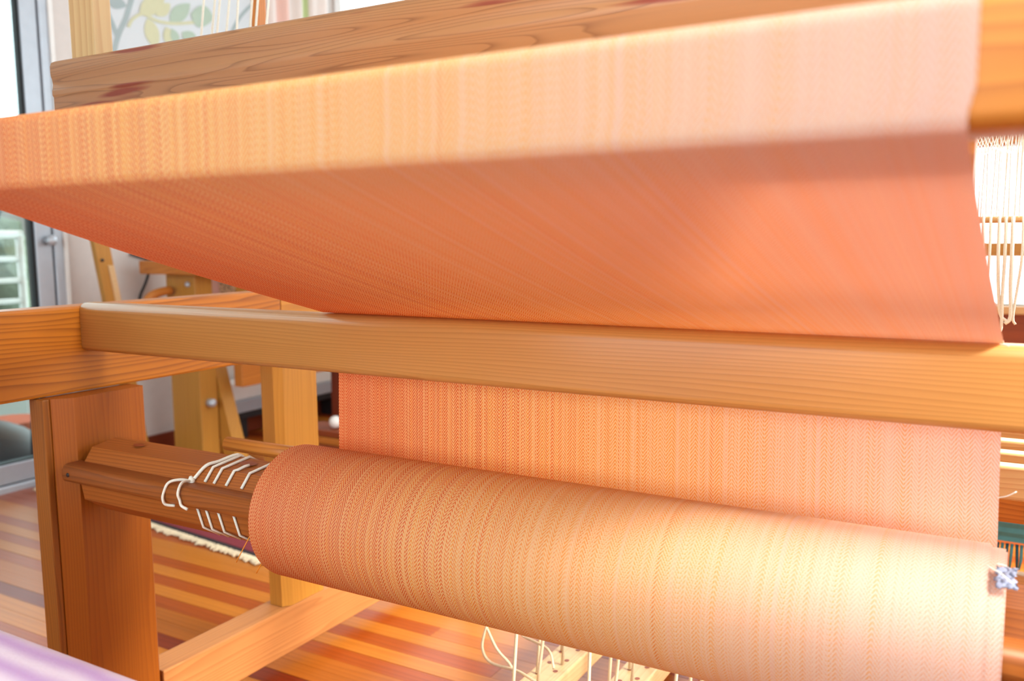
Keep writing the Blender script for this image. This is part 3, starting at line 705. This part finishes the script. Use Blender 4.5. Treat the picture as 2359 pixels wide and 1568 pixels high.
vs = [bm.verts.new(c + Vector((sx_ * w, sy_ * .03, 0))) for c in (t1, t0) for sx_, sy_ in ((-1, -1), (1, -1), (1, 1), (-1, 1))]
for q in ((0, 1, 2, 3), (4, 5, 6, 7), (0, 1, 5, 4), (1, 2, 6, 5), (2, 3, 7, 6), (3, 0, 4, 7)): bm.faces.new([vs[i] for i in q])
bmesh.ops.recalc_face_normals(bm, faces=bm.faces); link('brace', from_bm(bm), MT['bg_z'], l2)
box('side_board', (-2.645, -2.60), (2.40, 2.95), zc(-.572, -.44), MT['pine_y'], l2, .004)
z_ = PY(478, 925, 2.35).z; tube('bolt', [(-2.725, 2.34, z_), (-2.70, 2.34, z_), (-2.692, 2.34, z_)], [.016, .016, .008], MT['alu'], l2, 10)
# leaning peg board
pl = empty('peg_board', (-2.9, 2.05, 0), 'leaning yellow pine post drilled with small holes beside the glass door', 'post')
def lean(name, pa, pb, hw, th, mat, x0, zl=-H + .0105, zh=.30):
    a, b = PX(*pa, x0), PX(*pb, x0); d = (b - a) / (b.z - a.z); t0, t1 = a + d * (H + zh - a.z), a + d * (H + zl - a.z)
    bm = bmesh.new(); vs = [bm.verts.new(c + Vector((sx_ * th, sy_ * hw, 0))) for c in (t1, t0) for sx_, sy_ in ((-1, -1), (1, -1), (1, 1), (-1, 1))]
    for q in ((0, 1, 2, 3), (4, 5, 6, 7), (0, 1, 5, 4), (1, 2, 6, 5), (2, 3, 7, 6), (3, 0, 4, 7)): bm.faces.new([vs[i] for i in q])
    bmesh.ops.recalc_face_normals(bm, faces=bm.faces); link(name, from_bm(bm), mat, pl)
lean('board', (231, 565), (256, 690), .030, .012, MT['bg_z'], -2.9)
lean('facing_strip', (258, 625), (272, 690), .011, .004, MT['pale_y'], -2.884, -.42, -.09)
for (px, py) in ((236, 599), (257, 623), (268, 667)):
    c = PX(px, py, -2.884); tube('peg_hole', [c - Vector((.008, 0, 0)), c + Vector((.0025, 0, 0))], .0055, MT['dark'], pl, 8)
cbp = [PX(300, 585, WX + .02), PX(335, 596, WX + .02), PX(349, 600, WX + .02), PX(342, 630, WX + .02), PX(334, 655, WX + .02), PX(322, 686, WX + .02), PX(318, 740, WX + .02)]
tag(tube('power_cable', spline(cbp, 4), .006, MT['dark'], None, 6, loc=cbp[0]), 'black cable looping down the pale wall left of the second loom', 'cable')
cp = [PX(392, 668, -2.84), PX(368, 673, -2.84), PX(347, 683, -2.84), PX(338, 700, -2.84), PX(345, 730, -2.84), PX(392, 745, -2.84)]
tube('curved_arm', spline(cp, 6), .017, MT['pine_x'], l2, 10)
# speckled sample board
k = NT('speckled_weave'); tcn = k.n('ShaderNodeTexCoord').outputs['Object']
k.bsdf(k.mix(k.math('GREATER_THAN', k.noise(tcn, 75, 1), .58), lin(214, 176, 140), lin(40, 26, 22)), .9); MT['speck'] = k.m
sp = empty('woven_sample', (-2.85, 2.6, .6), 'black-speckled beige woven sample with a pink border on the second loom', 'fabric')
box('weave', (-2.93, -2.35), (2.60, 2.615), zc(-.25, .05), MT['speck'], sp, .003)
MT['pinkish'] = plain('pink_border', lin(226, 176, 164), .9)
box('border', (-3.0, -2.931), (2.60, 2.614), zc(-.25, .05), MT['pinkish'], sp, .003)
# low heater along the left wall
he = empty('baseboard_heater', (-3.0, 3.0, 0), 'long white and grey baseboard heater along the left wall', 'heater')
a = PX(560, 905, -2.96)
box('cover', (-3.061, -2.96), (2.62, 3.5), (a.z - .03, a.z + .05), MT['white'], he, .008)
box('front_grille', (-3.061, -2.95), (2.62, 3.5), (a.z - .085, a.z - .031), MT['alu'], he, .004)
box('base_channel', (-3.061, -2.955), (2.62, 3.5), (a.z - .115, a.z - .086), MT['dark'], he, .003)
for q in (2.75, 3.35): box('foot', (-3.05, -2.98), (q - .02, q + .02), (.0, a.z - .116), MT['dark'], he, .002)
# red-brown stool and planks beside the rear leg
st = empty('plank_stack', (-2.3, 2.72, 0), 'stack of red-brown planks on the floor behind the rear loom leg', 'planks')
for i in range(4): box('plank', (-2.62 + .02 * i, -2.05), (2.62 + .012 * i, 2.80), (.028 * i, .028 * i + .026), MT['red_x'] if i % 2 else MT['pine_x'], st, .003)
so = empty('wooden_stool', (-2.45, 3.1, 0), 'red-brown wooden stool with a dark seat near the left rear corner', 'stool')
box('seat', (-2.66, -2.26), (2.95, 3.27), (.33, .37), MT['dark'], so, .01)
for q, r in ((-2.63, 2.98), (-2.29, 2.98), (-2.63, 3.24), (-2.29, 3.24)): box('leg', (q - .02, q + .02), (r - .02, r + .02), (0, .33), MT['red_y'], so, .004)
box('stretcher', (-2.62, -2.30), (2.965, 2.985), (.12, .15), MT['red_x'], so, .003)
bl = PY(772, 950, 2.70); tag(blob('steel_ball', (bl.x, 2.70, .139), .026, MT['white'], None, 3, jit=0), 'small white ball lying on the plank stack', 'ball')

# ------------------------------------------------------------------ rug
RUG = (-2.99, -1.72, 1.70, 2.20)
ru = empty('red_rug', (-2.3, 2.0, 0), 'dark red woven rug with black edge bands and cream fringe on the plank floor', 'rug')
ru.rotation_euler.z = math.radians(-6.5)
MT['rugred'] = plain('rug_red', lin(120, 34, 44), .95, nz=.1, scale=120); MT['rugblack'] = plain('rug_black', lin(38, 26, 30), .95, nz=.1, scale=120); MT['fringe'] = plain('rug_fringe', lin(226, 208, 176), .95, nz=.06)
box('rug_body', RUG[:2], (1.7605, RUG[3]), (.0003, .009), MT['rugred'], ru, .003)
box('edge_band', RUG[:2], (1.739, 1.760), (.0003, .0088), MT['rugblack'], ru, .003)
bm = bmesh.new()
for q in range(150):
    x_ = RUG[0] + .0085 * q + random.uniform(-.003, .003)
    bm_tube(bm, [(x_, 1.740, .006), (x_ + random.uniform(-.008, .008), 1.729, .007), (x_ + random.uniform(-.014, .014), 1.716 + random.uniform(-.008, .010), .004)], [.0045, .006, .0035], 5)
tag(link('fringe', from_bm(bm), MT['fringe'], ru, smooth=True), kind='stuff')

# ------------------------------------------------------------------ behind the loom on the right: bench with a teal rug
be = empty('rug_bench', (-.1, 2.2, 0), 'low pine bench standing behind the loom under the teal rug', 'bench')
MT['teal'] = plain('teal_wool', lin(84, 146, 152), .95, nz=.10, scale=60); MT['tealdark'] = plain('dark_teal_wool', lin(40, 92, 108), .95, nz=.1, scale=60)
box('seat', (-.75, .6), (2.14, 2.44), zc(-.43, -.40), MT['pine_x'], be, .004)
box('front_rail', (-.75, .6), (2.14, 2.17), zc(-.825, -.74), MT['pale_x'], be, .004)
box('foot_rail', (-.75, .6), (2.12, 2.17), zc(-.879, -.826), MT['pine_x'], be, .003)
for q in (-.70, .55): box('leg', (q - .04, q + .04), (2.40, 2.44), (0, H - .431), MT['pine_z'], be, .004)
tr2 = empty('teal_rug', (-.1, 2.13, H - .5), 'teal ribbed wool rug hanging over the bench with a twisted fringe', 'rug')
prof = [(2.40, H - .397)]
N_ = 26
out = [(2.40, H - .392), (2.15, H - .392), (2.128, H - .40)]; inn = [(2.40, H - .3985), (2.152, H - .3985), (2.135, H - .41)]
for i in range(1, N_): z = H - .41 - .262 * i / N_; out.append((2.122 - .003 * (i % 2), z)); inn.append((2.131, z))
prism('rug_body', out + inn[::-1], -.5, .4, MT['teal'], tr2)
for i in range(100):
    x_ = -.498 + .009 * i
    tube('tassel', [(x_, 2.126, H - .668), (x_ + random.uniform(-.002, .002), 2.122, H - .70), (x_ + random.uniform(-.003, .003), 2.122, H - .722)], [.0036, .0034, .0022], MT['teal' if i % 2 else 'tealdark'], tr2, 5)
# ------------------------------------------------------------------ weaver's bench with the lavender cushion, near the camera
wbn = empty('weaving_bench', (-.75, .3, 0), 'pine weaving bench in front of the loom under the lavender cushion', 'bench')
box('seat', (-1.12, .35), (.13, .478), zc(-.465, -.44), MT['pine_x'], wbn, .004)
for q in (-1.08, .31): box('leg', (q - .02, q + .02), (.15, .46), (0, H - .466), MT['pine_z'], wbn, .004)
k = NT('lavender_stripe'); tcn = k.n('ShaderNodeTexCoord').outputs['Object']; sp_ = k.n('ShaderNodeSeparateXYZ'); k.put(sp_.inputs[0], tcn)
wv_ = k.math('SINE', k.math('ADD', k.math('MULTIPLY', sp_.outputs[1], 210), k.math('MULTIPLY', k.noise(tcn, 12, 2), 3)))
k.bsdf(k.mix(k.math('MULTIPLY', k.math('ADD', wv_, 1), .5), lin(194, 164, 210), lin(224, 212, 230)), .95, .1, k.noise(tcn, 220, 2), .3, .001); MT['lav'] = k.m
cs = tag(prism('lavender_cushion', [(y_, z_) for y_, z_ in rrect(.125, .489, H - .439, H - .391, .020, 6)], -1.15, -.32, MT['lav'], None, True, loc=(-.75, .3, H - .439), cuts=8), 'lavender and white striped cushion on the weaving bench, close to the camera', 'cushion')
